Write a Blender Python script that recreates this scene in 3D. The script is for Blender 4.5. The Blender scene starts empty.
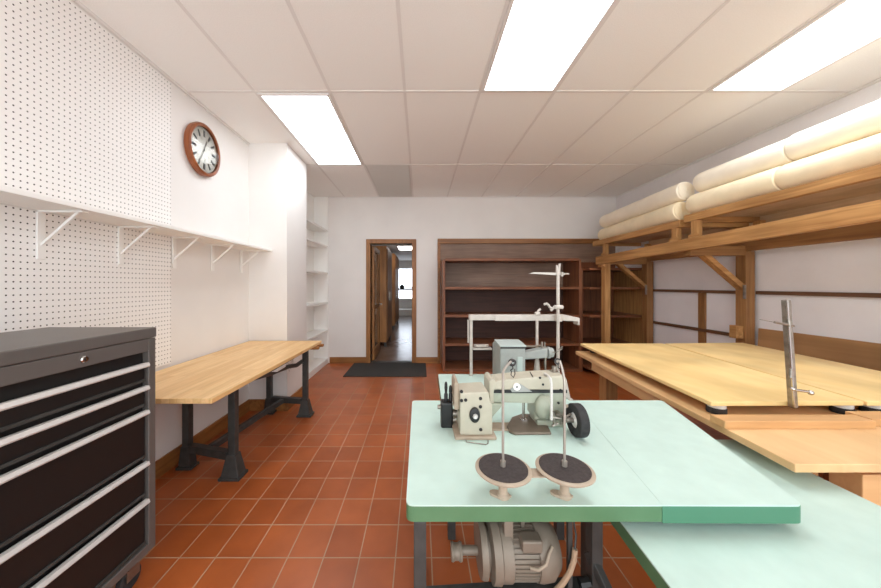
import bpy, bmesh, math, random
from mathutils import Vector, Matrix
random.seed(7)
C = bpy.context.scene.collection
F, VX, VY, H = 300.0, 420.0, 285.0, 1.36      # lens and camera height measured from the photograph
TZ = 0.76                                     # table top height
PI = math.pi

def at(px, py, Y):                            # a pixel at a known distance -> a point
    return Vector(((px-VX)*Y/F, Y, H-(py-VY)*Y/F))
def onz(px, py, z):                           # a pixel on a known height -> a point
    Y = F*(H-z)/(py-VY)
    return Vector(((px-VX)*Y/F, Y, z))

# ---------------------------------------------------------------- mesh builder
class MB:
    def __init__(s): s.bm = bmesh.new()
    def box(s, x0, y0, z0, x1, y1, z1):
        if x0 > x1: x0, x1 = x1, x0
        if y0 > y1: y0, y1 = y1, y0
        if z0 > z1: z0, z1 = z1, z0
        v = [s.bm.verts.new(p) for p in ((x0,y0,z0),(x1,y0,z0),(x1,y1,z0),(x0,y1,z0),(x0,y0,z1),(x1,y0,z1),(x1,y1,z1),(x0,y1,z1))]
        for f in ((3,2,1,0),(4,5,6,7),(0,1,5,4),(1,2,6,5),(2,3,7,6),(3,0,4,7)): s.bm.faces.new([v[i] for i in f])
        return s
    def prism(s, pts, ext):                   # polygon of points swept by a vector
        ext = Vector(ext); pts = [Vector(p) for p in pts]; n = len(pts)
        a = [s.bm.verts.new(p) for p in pts]; b = [s.bm.verts.new(p+ext) for p in pts]
        s.bm.faces.new(a[::-1]); s.bm.faces.new(b)
        for i in range(n): s.bm.faces.new((a[i], a[(i+1)%n], b[(i+1)%n], b[i]))
        return s
    def bar(s, a, b, w, h, up=(0,0,1)):       # rectangular bar from a to b, w sideways, h along up
        a, b = Vector(a), Vector(b); d = (b-a).normalized(); up = Vector(up)
        sd = d.cross(up).normalized(); u = sd.cross(d).normalized()
        q = [a+sd*(w/2*i)+u*(h/2*j) for i, j in ((-1,-1),(1,-1),(1,1),(-1,1))]
        return s.prism(q, b-a)
    def ring(s, c, ax, r, n, ph=0):
        ax = Vector(ax).normalized(); t = Vector((0,0,1)) if abs(ax.z) < .9 else Vector((1,0,0))
        u = ax.cross(t).normalized(); w = ax.cross(u)
        return [Vector(c)+u*(r*math.cos(ph+2*PI*i/n))+w*(r*math.sin(ph+2*PI*i/n)) for i in range(n)]
    def lathe(s, base, axis, prof, n=24):     # prof: list of (r, t) along axis; closed with caps
        base, axis = Vector(base), Vector(axis).normalized(); prev = None
        for k, (r, t) in enumerate(prof):
            cur = [s.bm.verts.new(p) for p in s.ring(base+axis*t, axis, max(r, 1e-4), n)]
            if prev:
                for i in range(n): s.bm.faces.new((prev[i], prev[(i+1)%n], cur[(i+1)%n], cur[i]))
            else: s.bm.faces.new(cur[::-1])
            prev = cur
        s.bm.faces.new(prev); return s
    def cyl(s, a, b, r, n=16, r2=None):
        a, b = Vector(a), Vector(b); return s.lathe(a, b-a, [(r, 0), (r if r2 is None else r2, (b-a).length)], n)
    def tube(s, pts, r, n=8):
        pts = [Vector(p) for p in pts]; prev = None; m = len(pts); nrm = None
        for k in range(m):
            d = (pts[min(k+1, m-1)]-pts[max(k-1, 0)]).normalized()
            if nrm is None:
                nrm = d.cross(Vector((0,0,1)) if abs(d.z) < .9 else Vector((1,0,0))).normalized()
            nrm = (nrm-d*nrm.dot(d)).normalized(); w = d.cross(nrm)
            cur = [s.bm.verts.new(pts[k]+nrm*(r*math.cos(2*PI*i/n))+w*(r*math.sin(2*PI*i/n))) for i in range(n)]
            if prev:
                for i in range(n): s.bm.faces.new((prev[i], prev[(i+1)%n], cur[(i+1)%n], cur[i]))
            else: s.bm.faces.new(cur[::-1])
            prev = cur
        s.bm.faces.new(prev); return s
    def annulus(s, c, ax, r0, r1, t, n=32, dz=1.0):   # ring with a hole, thickness t along ax
        c = Vector(c); ax = Vector(ax).normalized(); L = []
        for r, k in ((r0,-.5),(r1,-.5),(r1,.5),(r0,.5)):
            L.append([s.bm.verts.new(p) for p in s.ring(c+ax*(t*k), ax, r, n)])
        for j in range(4):
            A, B = L[j], L[(j+1)%4]
            for i in range(n): s.bm.faces.new((A[i], A[(i+1)%n], B[(i+1)%n], B[i]))
        return s
    def ball(s, c, rx, ry, rz, n=16):
        m = Matrix.Translation(c) @ Matrix.Diagonal((rx, ry, rz, 1))
        bmesh.ops.create_uvsphere(s.bm, u_segments=n, v_segments=n//2+2, radius=1, matrix=m); return s
    def build(s, name, mat, parent=None, bevel=0, smooth=False):
        bmesh.ops.recalc_face_normals(s.bm, faces=s.bm.faces)
        co = [v.co for v in s.bm.verts]
        if parent is not None:
            r = parent
            while r.parent: r = r.parent
            off = Vector(r.location)
        else:
            off = Vector(((min(c.x for c in co)+max(c.x for c in co))/2, (min(c.y for c in co)+max(c.y for c in co))/2, min(c.z for c in co)))
        for v in s.bm.verts: v.co -= off
        me = bpy.data.meshes.new(name); s.bm.to_mesh(me); s.bm.free()
        o = bpy.data.objects.new(name, me); C.objects.link(o); me.materials.append(mat)
        if parent is not None: o.parent = parent
        else: o.location = off
        if smooth:
            for p in me.polygons: p.use_smooth = True
            me.set_sharp_from_angle(angle=math.radians(35))
        if bevel:
            b = o.modifiers.new('bevel', 'BEVEL'); b.width = bevel; b.segments = 2; b.limit_method = 'ANGLE'; b.angle_limit = math.radians(40)
        return o

def tag(o, label, cat, group=None):
    o['label'] = label; o['category'] = cat
    if group: o['group'] = group
    return o
def thing(name, label, cat, loc, group=None):
    o = bpy.data.objects.new(name, None); o.empty_display_size = .1; C.objects.link(o); o.location = loc
    return tag(o, label, cat, group)
def struct(o): o['kind'] = 'structure'; return o
def dup(root, delta, label, group=None):
    def cp(o, parent):
        c = o.copy(); C.objects.link(c)
        if parent: c.parent = parent
        for ch in [x for x in bpy.data.objects if x.parent == o]: cp(ch, c)
        return c
    c = cp(root, None); c.location = Vector(root.location)+Vector(delta); c['label'] = label
    if group: c['group'] = group
    return c

# ---------------------------------------------------------------- materials
def lin(c):
    f = lambda v: v/12.92 if v <= .04045 else ((v+.055)/1.055)**2.4
    return tuple(f(x/255) for x in c)+(1,)
def mat(name, col, rough=.5, metal=0, var=0, vscale=8, bump=0, bscale=60, spec=.5):
    m = bpy.data.materials.new(name); m.use_nodes = True; N, L = m.node_tree.nodes, m.node_tree.links
    b = N['Principled BSDF']; b.inputs['Base Color'].default_value = lin(col); b.inputs['Roughness'].default_value = rough
    b.inputs['Metallic'].default_value = metal; b.inputs['Specular IOR Level'].default_value = spec
    tc = N.new('ShaderNodeTexCoord')
    if var:
        n = N.new('ShaderNodeTexNoise'); n.inputs['Scale'].default_value = vscale; n.inputs['Detail'].default_value = 5
        L.new(tc.outputs['Object'], n.inputs['Vector'])
        r = N.new('ShaderNodeValToRGB'); r.color_ramp.elements[0].position = .3; r.color_ramp.elements[1].position = .7
        r.color_ramp.elements[0].color = lin(tuple(max(0, x-var) for x in col)); r.color_ramp.elements[1].color = lin(tuple(min(255, x+var) for x in col))
        L.new(n.outputs['Fac'], r.inputs['Fac']); L.new(r.outputs['Color'], b.inputs['Base Color'])
    if bump:
        n = N.new('ShaderNodeTexNoise'); n.inputs['Scale'].default_value = bscale; n.inputs['Detail'].default_value = 3
        L.new(tc.outputs['Object'], n.inputs['Vector'])
        bp = N.new('ShaderNodeBump'); bp.inputs['Strength'].default_value = bump; bp.inputs['Distance'].default_value = .005
        L.new(n.outputs['Fac'], bp.inputs['Height']); L.new(bp.outputs['Normal'], b.inputs['Normal'])
    return m
def wood(name, c1, c2, axis='x', rough=.5, grain=30, knots=True, stretch=.06):
    m = bpy.data.materials.new(name); m.use_nodes = True; N, L = m.node_tree.nodes, m.node_tree.links
    b = N['Principled BSDF']; b.inputs['Roughness'].default_value = rough
    tc = N.new('ShaderNodeTexCoord'); mp = N.new('ShaderNodeMapping')
    sc = [1, 1, 1]; sc['xyz'.index(axis)] = stretch; mp.inputs['Scale'].default_value = sc
    L.new(tc.outputs['Object'], mp.inputs['Vector'])
    n = N.new('ShaderNodeTexNoise'); n.inputs['Scale'].default_value = grain; n.inputs['Detail'].default_value = 6; n.inputs['Distortion'].default_value = .6
    L.new(mp.outputs['Vector'], n.inputs['Vector'])
    r = N.new('ShaderNodeValToRGB'); r.color_ramp.elements[0].position = .3; r.color_ramp.elements[1].position = .72
    r.color_ramp.elements[0].color = lin(c1); r.color_ramp.elements[1].color = lin(c2)
    L.new(n.outputs['Fac'], r.inputs['Fac'])
    out = r.outputs['Color']
    if knots:
        n2 = N.new('ShaderNodeTexNoise'); n2.inputs['Scale'].default_value = 2.2; n2.inputs['Detail'].default_value = 2
        L.new(tc.outputs['Object'], n2.inputs['Vector'])
        r2 = N.new('ShaderNodeValToRGB'); r2.color_ramp.elements[0].position = .35; r2.color_ramp.elements[1].position = .65
        r2.color_ramp.elements[0].color = (.82,.8,.76,1); r2.color_ramp.elements[1].color = (1.08,1.08,1.08,1)
        L.new(n2.outputs['Fac'], r2.inputs['Fac'])
        mx = N.new('ShaderNodeMix'); mx.data_type = 'RGBA'; mx.blend_type = 'MULTIPLY'; mx.inputs['Factor'].default_value = 1
        L.new(out, mx.inputs['A']); L.new(r2.outputs['Color'], mx.inputs['B']); out = mx.outputs['Result']
    L.new(out, b.inputs['Base Color'])
    return m
def emit(name, col, st):
    m = bpy.data.materials.new(name); m.use_nodes = True; N, L = m.node_tree.nodes, m.node_tree.links
    N.remove(N['Principled BSDF']); e = N.new('ShaderNodeEmission'); e.inputs['Color'].default_value = lin(col); e.inputs['Strength'].default_value = st
    L.new(e.outputs[0], N['Material Output'].inputs['Surface']); return m

def pegboard_mat(name, py, pz, rad):
    m = mat(name, (243,240,237), .55); N, L = m.node_tree.nodes, m.node_tree.links; b = N['Principled BSDF']
    tc = N.new('ShaderNodeTexCoord'); sp = N.new('ShaderNodeSeparateXYZ'); L.new(tc.outputs['Object'], sp.inputs[0])
    def M(op, a, bb=None):
        n = N.new('ShaderNodeMath'); n.operation = op
        for i, v in enumerate((a, bb)):
            if v is None: continue
            if isinstance(v, (int, float)): n.inputs[i].default_value = v
            else: L.new(v, n.inputs[i])
        return n.outputs[0]
    def cell(s, p): return M('MULTIPLY', M('SUBTRACT', M('FRACT', M('ADD', M('DIVIDE', s, p), 100.0)), .5), p)
    d = M('SQRT', M('ADD', M('POWER', cell(sp.outputs['Y'], py), 2), M('POWER', cell(sp.outputs['Z'], pz), 2)))
    k = M('LESS_THAN', d, rad)
    mx = N.new('ShaderNodeMix'); mx.data_type = 'RGBA'
    mx.inputs['A'].default_value = lin((243,240,237)); mx.inputs['B'].default_value = lin((58,48,42))
    L.new(k, mx.inputs['Factor']); L.new(mx.outputs['Result'], b.inputs['Base Color']); return m

def tile_mat(name, px, py, ox, oy):
    m = mat(name, (170,85,45), .4); N, L = m.node_tree.nodes, m.node_tree.links; b = N['Principled BSDF']
    tc = N.new('ShaderNodeTexCoord'); mp = N.new('ShaderNodeMapping'); mp.inputs['Location'].default_value = (-ox, -oy, 0)
    L.new(tc.outputs['Object'], mp.inputs['Vector'])
    br = N.new('ShaderNodeTexBrick'); br.offset = 0; br.squash = 1
    for k, v in (('Scale', 1), ('Mortar Size', .0032), ('Mortar Smooth', .1), ('Bias', 0), ('Brick Width', px), ('Row Height', py)): br.inputs[k].default_value = v
    br.inputs['Color1'].default_value = lin((162,82,36)); br.inputs['Color2'].default_value = lin((180,95,46)); br.inputs['Mortar'].default_value = lin((176,144,116))
    L.new(mp.outputs['Vector'], br.inputs['Vector'])
    n = N.new('ShaderNodeTexNoise'); n.inputs['Scale'].default_value = 5; n.inputs['Detail'].default_value = 6; L.new(tc.outputs['Object'], n.inputs['Vector'])
    r = N.new('ShaderNodeValToRGB'); r.color_ramp.elements[0].position = .3; r.color_ramp.elements[1].position = .7
    r.color_ramp.elements[0].color = (.84,.82,.8,1); r.color_ramp.elements[1].color = (1.06,1.06,1.06,1); L.new(n.outputs['Fac'], r.inputs['Fac'])
    mx = N.new('ShaderNodeMix'); mx.data_type = 'RGBA'; mx.blend_type = 'MULTIPLY'; mx.inputs['Factor'].default_value = 1
    L.new(br.outputs['Color'], mx.inputs['A']); L.new(r.outputs['Color'], mx.inputs['B']); L.new(mx.outputs['Result'], b.inputs['Base Color'])
    mr = N.new('ShaderNodeMapRange'); mr.inputs['To Min'].default_value = .36; mr.inputs['To Max'].default_value = .8
    L.new(br.outputs['Fac'], mr.inputs['Value']); L.new(mr.outputs[0], b.inputs['Roughness'])
    bp = N.new('ShaderNodeBump'); bp.invert = True; bp.inputs['Strength'].default_value = .5; bp.inputs['Distance'].default_value = .002
    L.new(br.outputs['Fac'], bp.inputs['Height']); L.new(bp.outputs['Normal'], b.inputs['Normal'])
    return m

def block_mat(name):                          # glued strips of a butcher-block top
    m = mat(name, (225,175,115), .4); N, L = m.node_tree.nodes, m.node_tree.links; b = N['Principled BSDF']
    tc = N.new('ShaderNodeTexCoord'); mp = N.new('ShaderNodeMapping'); mp.inputs['Rotation'].default_value = (0, 0, PI/2)
    L.new(tc.outputs['Object'], mp.inputs['Vector'])
    br = N.new('ShaderNodeTexBrick'); br.offset = .37
    for k, v in (('Scale', 1), ('Mortar Size', .0006), ('Bias', 0), ('Brick Width', .42), ('Row Height', .042)): br.inputs[k].default_value = v
    br.inputs['Color1'].default_value = lin((222,178,120)); br.inputs['Color2'].default_value = lin((236,198,144)); br.inputs['Mortar'].default_value = lin((206,160,104))
    L.new(mp.outputs['Vector'], br.inputs['Vector'])
    mp2 = N.new('ShaderNodeMapping'); mp2.inputs['Scale'].default_value = (1,.08,1); L.new(tc.outputs['Object'], mp2.inputs['Vector'])
    n = N.new('ShaderNodeTexNoise'); n.inputs['Scale'].default_value = 60; n.inputs['Detail'].default_value = 4; L.new(mp2.outputs['Vector'], n.inputs['Vector'])
    r = N.new('ShaderNodeValToRGB'); r.color_ramp.elements[0].position = .3; r.color_ramp.elements[1].position = .7
    r.color_ramp.elements[0].color = (.9,.88,.84,1); r.color_ramp.elements[1].color = (1.05,1.05,1.05,1); L.new(n.outputs['Fac'], r.inputs['Fac'])
    mx = N.new('ShaderNodeMix'); mx.data_type = 'RGBA'; mx.blend_type = 'MULTIPLY'; mx.inputs['Factor'].default_value = 1
    L.new(br.outputs['Color'], mx.inputs['A']); L.new(r.outputs['Color'], mx.inputs['B']); L.new(mx.outputs['Result'], b.inputs['Base Color'])
    return m

m_wall = mat('wall_paint', (232,228,224), .75, var=3, vscale=2, bump=.08, bscale=90)
m_wallside = mat('side_wall_paint', (236,232,232), .8, var=4, vscale=3, bump=.1, bscale=70)
m_white = mat('white_paint', (242,240,236), .5)
m_ceil = mat('ceiling_tile', (244,242,238), .9, var=4, vscale=170, bump=.25, bscale=220)
m_tbar = mat('ceiling_grid', (228,224,220), .6)
m_floor = tile_mat('quarry_tile', .1795, .2055, -.122, 1.496)
m_hall = mat('hall_floor', (126,104,92), .22, var=10, vscale=3)
m_peg = pegboard_mat('pegboard_white', .0245, .0305, .0036)
m_trim = {a: wood('oak_trim_'+a, (132,84,40), (170,116,64), a, .45) for a in 'xyz'}
m_loft = {a: wood('loft_timber_'+a, (160,110,60), (206,158,100), a, .6) for a in 'xyz'}
m_post = {a: wood('loft_post_timber_'+a, (132,90,50), (168,122,74), a, .6) for a in 'xyz'}
m_deckw = wood('deck_board', (200,174,142), (218,194,162), 'y', .7)
m_book = {a: wood('brown_case_'+a, (108,62,38), (148,94,60), a, .5) for a in 'xyz'}
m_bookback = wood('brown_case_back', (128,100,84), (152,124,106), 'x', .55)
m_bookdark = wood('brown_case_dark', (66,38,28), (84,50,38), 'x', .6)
m_birch = wood('yellow_plywood', (238,202,136), (247,216,154), 'y', .5, grain=9, stretch=.3)
m_ply = wood('tan_plywood', (214,172,122), (226,188,138), 'y', .5, grain=9, stretch=.3)
m_plyx = wood('tan_timber', (204,154,102), (224,178,124), 'x', .5, grain=20)
m_lean = wood('leaning_plywood', (160,118,76), (182,138,92), 'y', .6, grain=12)
m_batten = wood('batten_wood', (92,62,42), (120,84,58), 'y', .6)
m_bench = block_mat('butcher_block')
m_iron = mat('painted_iron', (58,58,56), .5, var=8, vscale=20)
m_chest = mat('chest_grey', (106,101,97), .42, metal=.3, var=3, vscale=4)
m_drawer = mat('chest_black', (24,22,22), .45)
m_alu = mat('brushed_aluminium', (216,212,208), .4, metal=.25)
m_chrome = mat('chrome', (200,198,194), .2, metal=1)
m_steel = mat('worn_steel', (150,142,132), .35, metal=.85, var=18, vscale=30)
m_mint = mat('mint_laminate', (196,219,209), .38, var=4, vscale=14)
m_mint2 = mat('mint_laminate_aged', (190,213,203), .4, var=4, vscale=14)
m_edge = mat('green_edge', (84,122,86), .5, var=5, vscale=9)
m_edge2 = mat('green_edge_fresh', (72,126,98), .45)
m_beige = mat('machine_beige', (186,179,160), .42, var=5, vscale=25)
m_tan = mat('machine_tan', (172,155,135), .5, var=6, vscale=25)
m_sage = mat('machine_sage', (164,168,150), .42, var=5, vscale=25)
m_grey = mat('machine_greyblue', (156,158,153), .42, var=5, vscale=25)
m_lid = mat('machine_lid', (176,186,181), .35)
m_black = mat('black_plastic', (26,26,26), .38)
m_rubber = mat('rubber', (42,40,40), .75, var=6, vscale=60)
m_feed = mat('brown_plate', (122,108,94), .4, metal=.3, var=6, vscale=30)
m_felt = mat('dark_felt', (62,54,52), .95, bump=.4, bscale=300, var=8, vscale=120)
m_pole = mat('stand_metal', (172,164,154), .35, metal=.6)
m_motor = mat('motor_grey', (134,122,108), .5, metal=.15, var=8, vscale=12)
m_rack = mat('white_enamel', (188,178,168), .4, var=8, vscale=30)
m_cream = mat('cream_felt', (246,230,196), .9, var=8, vscale=5, bump=.3, bscale=80)
m_creamw = mat('pale_felt', (250,240,220), .9, var=6, vscale=5, bump=.3, bscale=80)
m_mat = mat('mat_rubber', (58,56,54), .9, bump=.5, bscale=400)
m_cable = mat('cable', (176,150,124), .5)
m_clock = wood('clock_wood', (120,62,30), (158,90,48), 'z', .35, grain=20)
m_dial = mat('clock_dial', (188,182,170), .25, metal=.4, var=16, vscale=9)
m_ink = mat('ink', (46,42,40), .5)
m_vent = mat('vent_grey', (208,204,198), .6, var=6, vscale=200)
m_light = emit('light_diffuser', (242,249,255), 7.6)
m_hallight = emit('hall_light', (255,250,244), 6)
m_window = emit('bright_window', (232,242,255), 4.5)
m_glass = bpy.data.materials.new('glass'); m_glass.use_nodes = True
g = m_glass.node_tree.nodes['Principled BSDF']; g.inputs['Transmission Weight'].default_value = 1; g.inputs['Roughness'].default_value = .02; g.inputs['IOR'].default_value = 1.08

# ---------------------------------------------------------------- the room
XL, XR, YB, ZC = -1.855, 3.42, 5.23, H+1.534
PX0, PX1 = -1.44, 3.248                        # pillar: right face X, near face Y
Y0 = -1.6
struct(MB().box(XL-.1, Y0, -.1, XR+.1, YB+.05, 0).build('floor', m_floor)).location
bpy.data.objects['floor'].data.transform(Matrix.Translation(bpy.data.objects['floor'].location)); bpy.data.objects['floor'].location = (0,0,0)
struct(MB().box(XL-.1, Y0, ZC, XR+.1, YB+.1, ZC+.1).build('ceiling', m_ceil))
struct(MB().box(XL-.1, Y0, 0, XL, YB+.1, ZC).build('wall_left', m_wall))
struct(MB().box(XR, Y0, 0, XR+.1, YB+.1, ZC).build('wall_right', m_wallside))
dx0, dx1, dzt = -.862, -.14, H+.722           # door opening
struct(MB().box(XL, YB, 0, dx0, YB+.12, ZC).box(dx1, YB, 0, XR, YB+.12, ZC).box(dx0, YB, dzt, dx1, YB+.12, ZC).build('wall_back', m_wall))
struct(MB().box(XL, PX1, 0, PX0, PX1+.56, ZC).build('wall_pillar', m_wall))
# ceiling grid bars
g_ = MB()
cols = [-.121+.594*k for k in range(-2, 6)]; rows = [-.5, .938, 2.378, 3.82]
for x in cols: g_.box(x-.011, Y0, ZC-.004, x+.011, YB, ZC+.002)
for y in rows: g_.box(XL, y-.011, ZC-.0035, XR, y+.011, ZC+.002)
g_.box(XL, Y0, ZC-.02, XL+.016, PX1, ZC).box(XL, YB-.016, ZC-.02, XR, YB, ZC).box(XR-.016, Y0, ZC-.02, XR, YB, ZC)
struct(g_.build('trim_1', m_tbar))
# baseboards
struct(MB().box(XL, Y0, 0, XL+.015, PX1, .125).box(XL, PX1-.015, 0, PX0, PX1, .125).box(PX0, PX1-.015, 0, PX0+.015, PX1+.56, .125).build('baseboard_left', m_trim['y'], bevel=.003))
struct(MB().box(-1.57, YB-.018, 0, dx0-.075, YB, .105).box(dx1+.075, YB-.018, 0, .33, YB, .105).build('baseboard_back', m_trim['x'], bevel=.003))
# door frame
d_ = MB()
d_.box(dx0-.075, YB-.025, 0, dx0, YB+.13, dzt).box(dx1, YB-.025, 0, dx1+.075, YB+.13, dzt).box(dx0-.075, YB-.025, dzt, dx1+.075, YB+.13, dzt+.075)
struct(d_.build('door_1', m_trim['z'], bevel=.004))
struct(MB().box(dx0, YB-.01, 0, dx1, YB+.12, .012).build('trim_2', m_iron))

# pegboards on the left wall
SZ = H+.36
tag(MB().box(XL+.0002, -.6, SZ+.045, XL+.0066, 2.225, ZC-.035).build('pegboard', m_peg), 'white perforated pegboard on left wall above the long wall shelf', 'pegboard', 'white pegboards on the left wall')
tag(MB().box(XL+.0002, -.6, TZ+.02, XL+.0066, 2.225, SZ-.005).build('pegboard', m_peg), 'white perforated pegboard on left wall below the shelf, behind the tool chest', 'pegboard', 'white pegboards on the left wall')

# long wall shelf with brackets
ws = thing('wall_shelf', 'long white painted shelf on left wall between the pegboards, held by metal brackets', 'shelf', (XL+.13, 1.4, SZ))
MB().box(XL+.007, -.4, SZ, XL+.255, PX1-.002, SZ+.022).build('shelf_board', m_white, ws, bevel=.003)
for y in (1.46, 1.85, 2.25, 2.67, 3.1):
    b = MB(); x = XL+.0075
    b.box(x, y-.016, SZ-.235, x+.008, y+.016, SZ-.001).box(x, y-.016, SZ-.008, x+.22, y+.016, SZ-.0005)
    b.bar((x+.006, y, SZ-.165), (x+.185, y, SZ-.006), .012, .01, (0,1,0))
    b.build('bracket', m_white, ws, bevel=.001)

# ceiling lights
def ceil_light(x, y, label):
    t = thing('ceiling_light', label, 'ceiling light', (x, y, ZC), 'fluorescent panels in the ceiling')
    w, l = .297-.012, .72-.016
    fr = MB()
    for a in ((x-w,y-l,x-w+.02,y+l),(x+w-.02,y-l,x+w,y+l),(x-w+.02,y-l,x+w-.02,y-l+.02),(x-w+.02,y+l-.02,x+w-.02,y+l)): fr.box(a[0],a[1],ZC-.014,a[2],a[3],ZC-.001)
    fr.build('light_frame', m_tbar, t)
    MB().box(x-w+.02, y-l+.02, ZC-.008, x+w-.02, y+l-.02, ZC-.002).build('diffuser', m_light, t)
    return t
ceil_light(cols[0]+.297, 3.099, 'glowing white ceiling panel above the long bench, beside the grey vent')
ceil_light(cols[3]+.297, 1.659, 'glowing white ceiling panel in the middle, straight above the sewing machines')
ceil_light(cols[6]+.297, 1.659, 'glowing white ceiling panel at the right, beside the cream rolls')
# vent
v = thing('ceiling_vent', 'grey louvred air vent set in the ceiling near the back wall, above the door', 'vent', (cols[1]+.297, 4.53, ZC))
x0, x1, y0, y1 = cols[1]+.012, cols[2]-.012, 3.835, 5.2
MB().box(x0, y0, ZC-.004, x1, y1, ZC-.001).build('vent_panel', m_vent, v)
sl = MB()
for i in range(44): 
    yy = y0+.03+i*(y1-y0-.06)/43
    sl.box(x0+.02, yy-.008, ZC-.0075, x1-.02, yy+.004, ZC-.0042)
sl.build('louvres', m_vent, v)

# wall clock
cc = Vector((XL+.001, 2.53, H+1.137))
ck = thing('wall_clock', 'round brown wooden wall clock with silvery dial high on the left wall', 'clock', cc)
def oval(o, ky): 
    for vv in o.data.vertices: vv.co.y *= ky
KY = .86
oval(MB().lathe(cc, (1,0,0), [(.195,0),(.215,.006),(.22,.03),(.214,.05),(.2,.056),(.188,.05),(.184,.03)], 48).build('clock_rim', m_clock, ck, smooth=True), KY)
oval(MB().lathe(cc+Vector((.03,0,0)), (1,0,0), [(.183,0),(.183,.004)], 48).build('dial', m_dial, ck), KY)
for k in range(12):
    a = k*PI/6; num = MB()
    for off in (-.05, 0, .05) if k % 3 == 0 else (-.03, .03):
        p = lambda r: cc+Vector((.0355, math.sin(a+off)*r, math.cos(a+off)*r))
        num.bar(p(.112), p(.162), .008, .002, (1,0,0))
    oval(num.build('numeral', m_ink, ck), KY)
def hand(a, l, w): return MB().bar(cc+Vector((.038,-math.sin(a)*.02,-math.cos(a)*.02)), cc+Vector((.038,math.sin(a)*l,math.cos(a)*l)), w, .002, (1,0,0))
h_ = hand(.4, .09, .011); h_.bar(cc+Vector((.041,0,0)), cc+Vector((.041, math.sin(3.7)*.13, math.cos(3.7)*.13)), .007, .002, (1,0,0)); h_.cyl(cc+Vector((.036,0,0)), cc+Vector((.044,0,0)), .01)
oval(h_.build('hands', m_steel, ck), KY)
oval(MB().lathe(cc+Vector((.047,0,0)), (1,0,0), [(.187,0),(.187,.002)], 48).build('clock_glass', m_glass, ck), KY)

# white built-in shelves behind the pillar
wb = thing('white_bookcase', 'tall narrow white shelving unit built in between the wall pillar and the back wall', 'bookcase', (-1.71, 4.5, 0))
ya, yb = PX1+.565, YB-.003
MB().box(XL+.002, ya, 0, XL+.012, yb, ZC-.003).build('back_panel', m_white, wb)
MB().box(XL+.012, yb-.02, 0, -1.60, yb, ZC-.003).build('side_panel', m_white, wb)
for z in (.935, .663, .204, -.306, -.79): MB().box(XL+.012, ya, H+z-.016, -1.60, yb-.02, H+z+.016).build('shelf', m_white, wb, bevel=.002)
MB().box(XL+.012, ya, 0, -1.60, yb-.02, .09).build('plinth', m_white, wb, bevel=.002)

# ---------------------------------------------------------------- brown bookcase in the back wall
bc = thing('wooden_bookcase', 'wide dark brown wooden bookcase with empty shelves against the back wall', 'bookcase', (1.43, 4.95, 0))
bx0, bx1, by0 = .36, 2.52, 4.69
zs = [H+(285-p)*4.69/F for p in (259.3, 288, 316, 344.7)]
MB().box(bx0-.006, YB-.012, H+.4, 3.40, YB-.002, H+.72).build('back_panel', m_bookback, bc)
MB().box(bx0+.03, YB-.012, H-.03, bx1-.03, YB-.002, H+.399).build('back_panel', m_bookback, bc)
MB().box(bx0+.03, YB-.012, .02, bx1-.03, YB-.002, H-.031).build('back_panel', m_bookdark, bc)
MB().box(bx0, by0, 0, bx0+.035, YB-.013, zs[0]).build('side_panel', m_book['z'], bc, bevel=.002)
MB().box(bx1-.035, by0, 0, bx1, YB-.013, zs[0]).build('side_panel', m_book['z'], bc, bevel=.002)
for i, z in enumerate(zs): MB().box(bx0+.036, by0+(.0 if i else -.004), z-.022, bx1-.036, YB-.013, z+.018).build('shelf', m_book['x'], bc, bevel=.002)
MB().box(bx0+.036, by0, .0, bx1-.036, YB-.013, .05).build('bottom_shelf', m_book['x'], bc, bevel=.002)
fz = MB().box(.305, YB-.045, .0, .352, YB-.0015, H+.76).box(.305, YB-.06, H+.715, 3.4, YB-.0135, H+.80)
fz.build('face_frame', m_trim['x'], bc, bevel=.003)

b2 = thing('wooden_bookcase', 'brown wooden bookcase in the far right corner, behind the loft post', 'bookcase', (2.95, 4.95, 0))
cx0, cx1, cy0 = 2.524, 3.40, 4.50
MB().box(cx0, YB-.012, .02, cx1, YB-.002, H+.398).build('back_panel', m_book['z'], b2)
MB().box(cx1-.03, cy0, 0, cx1, YB-.013, H+.26).build('side_panel', m_loft['z'], b2)
MB().box(cx0, cy0+.2, 0, cx0+.025, YB-.013, H+.26).build('side_panel', m_book['z'], b2)
for z in (H+.245, H-.045, H-.47, H-.93, .1): MB().box(cx0+.026, cy0+.01, z-.02, cx1-.031, YB-.013, z+.014).build('shelf', m_book['x'], b2, bevel=.002)

# ---------------------------------------------------------------- hall beyond the door
struct(MB().box(-3.2, YB+.13, -.1, 1.6, 14.2, -.001).build('floor_hall', m_hall))
struct(MB().box(-3.2, YB+.13, 2.5, 1.6, 14.2, 2.6).build('ceiling_hall', m_wall))
struct(MB().box(-3.3, YB+.13, 0, -3.2, 14.2, 2.5).build('wall_hall_left', m_wall))
struct(MB().box(1.6, YB+.13, 0, 1.7, 14.2, 2.5).build('wall_hall_right', m_wall))
wx0, wx1, wz0, wz1 = at(396.5,0,14).x, at(411.5,0,14).x+.12, H-.67, H+.80
struct(MB().box(-3.2, 14, 0, wx0, 14.1, 2.5).box(wx1, 14, 0, 1.6, 14.1, 2.5).box(wx0, 14, 0, wx1, 14.1, wz0).box(wx0, 14, wz1, wx1, 14.1, 2.5).build('wall_hall_back', m_wall))
wn = struct(MB().box(wx0, 14.06, wz0, wx1, 14.08, wz1).build('window_1', m_window))
wf = MB()
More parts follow.
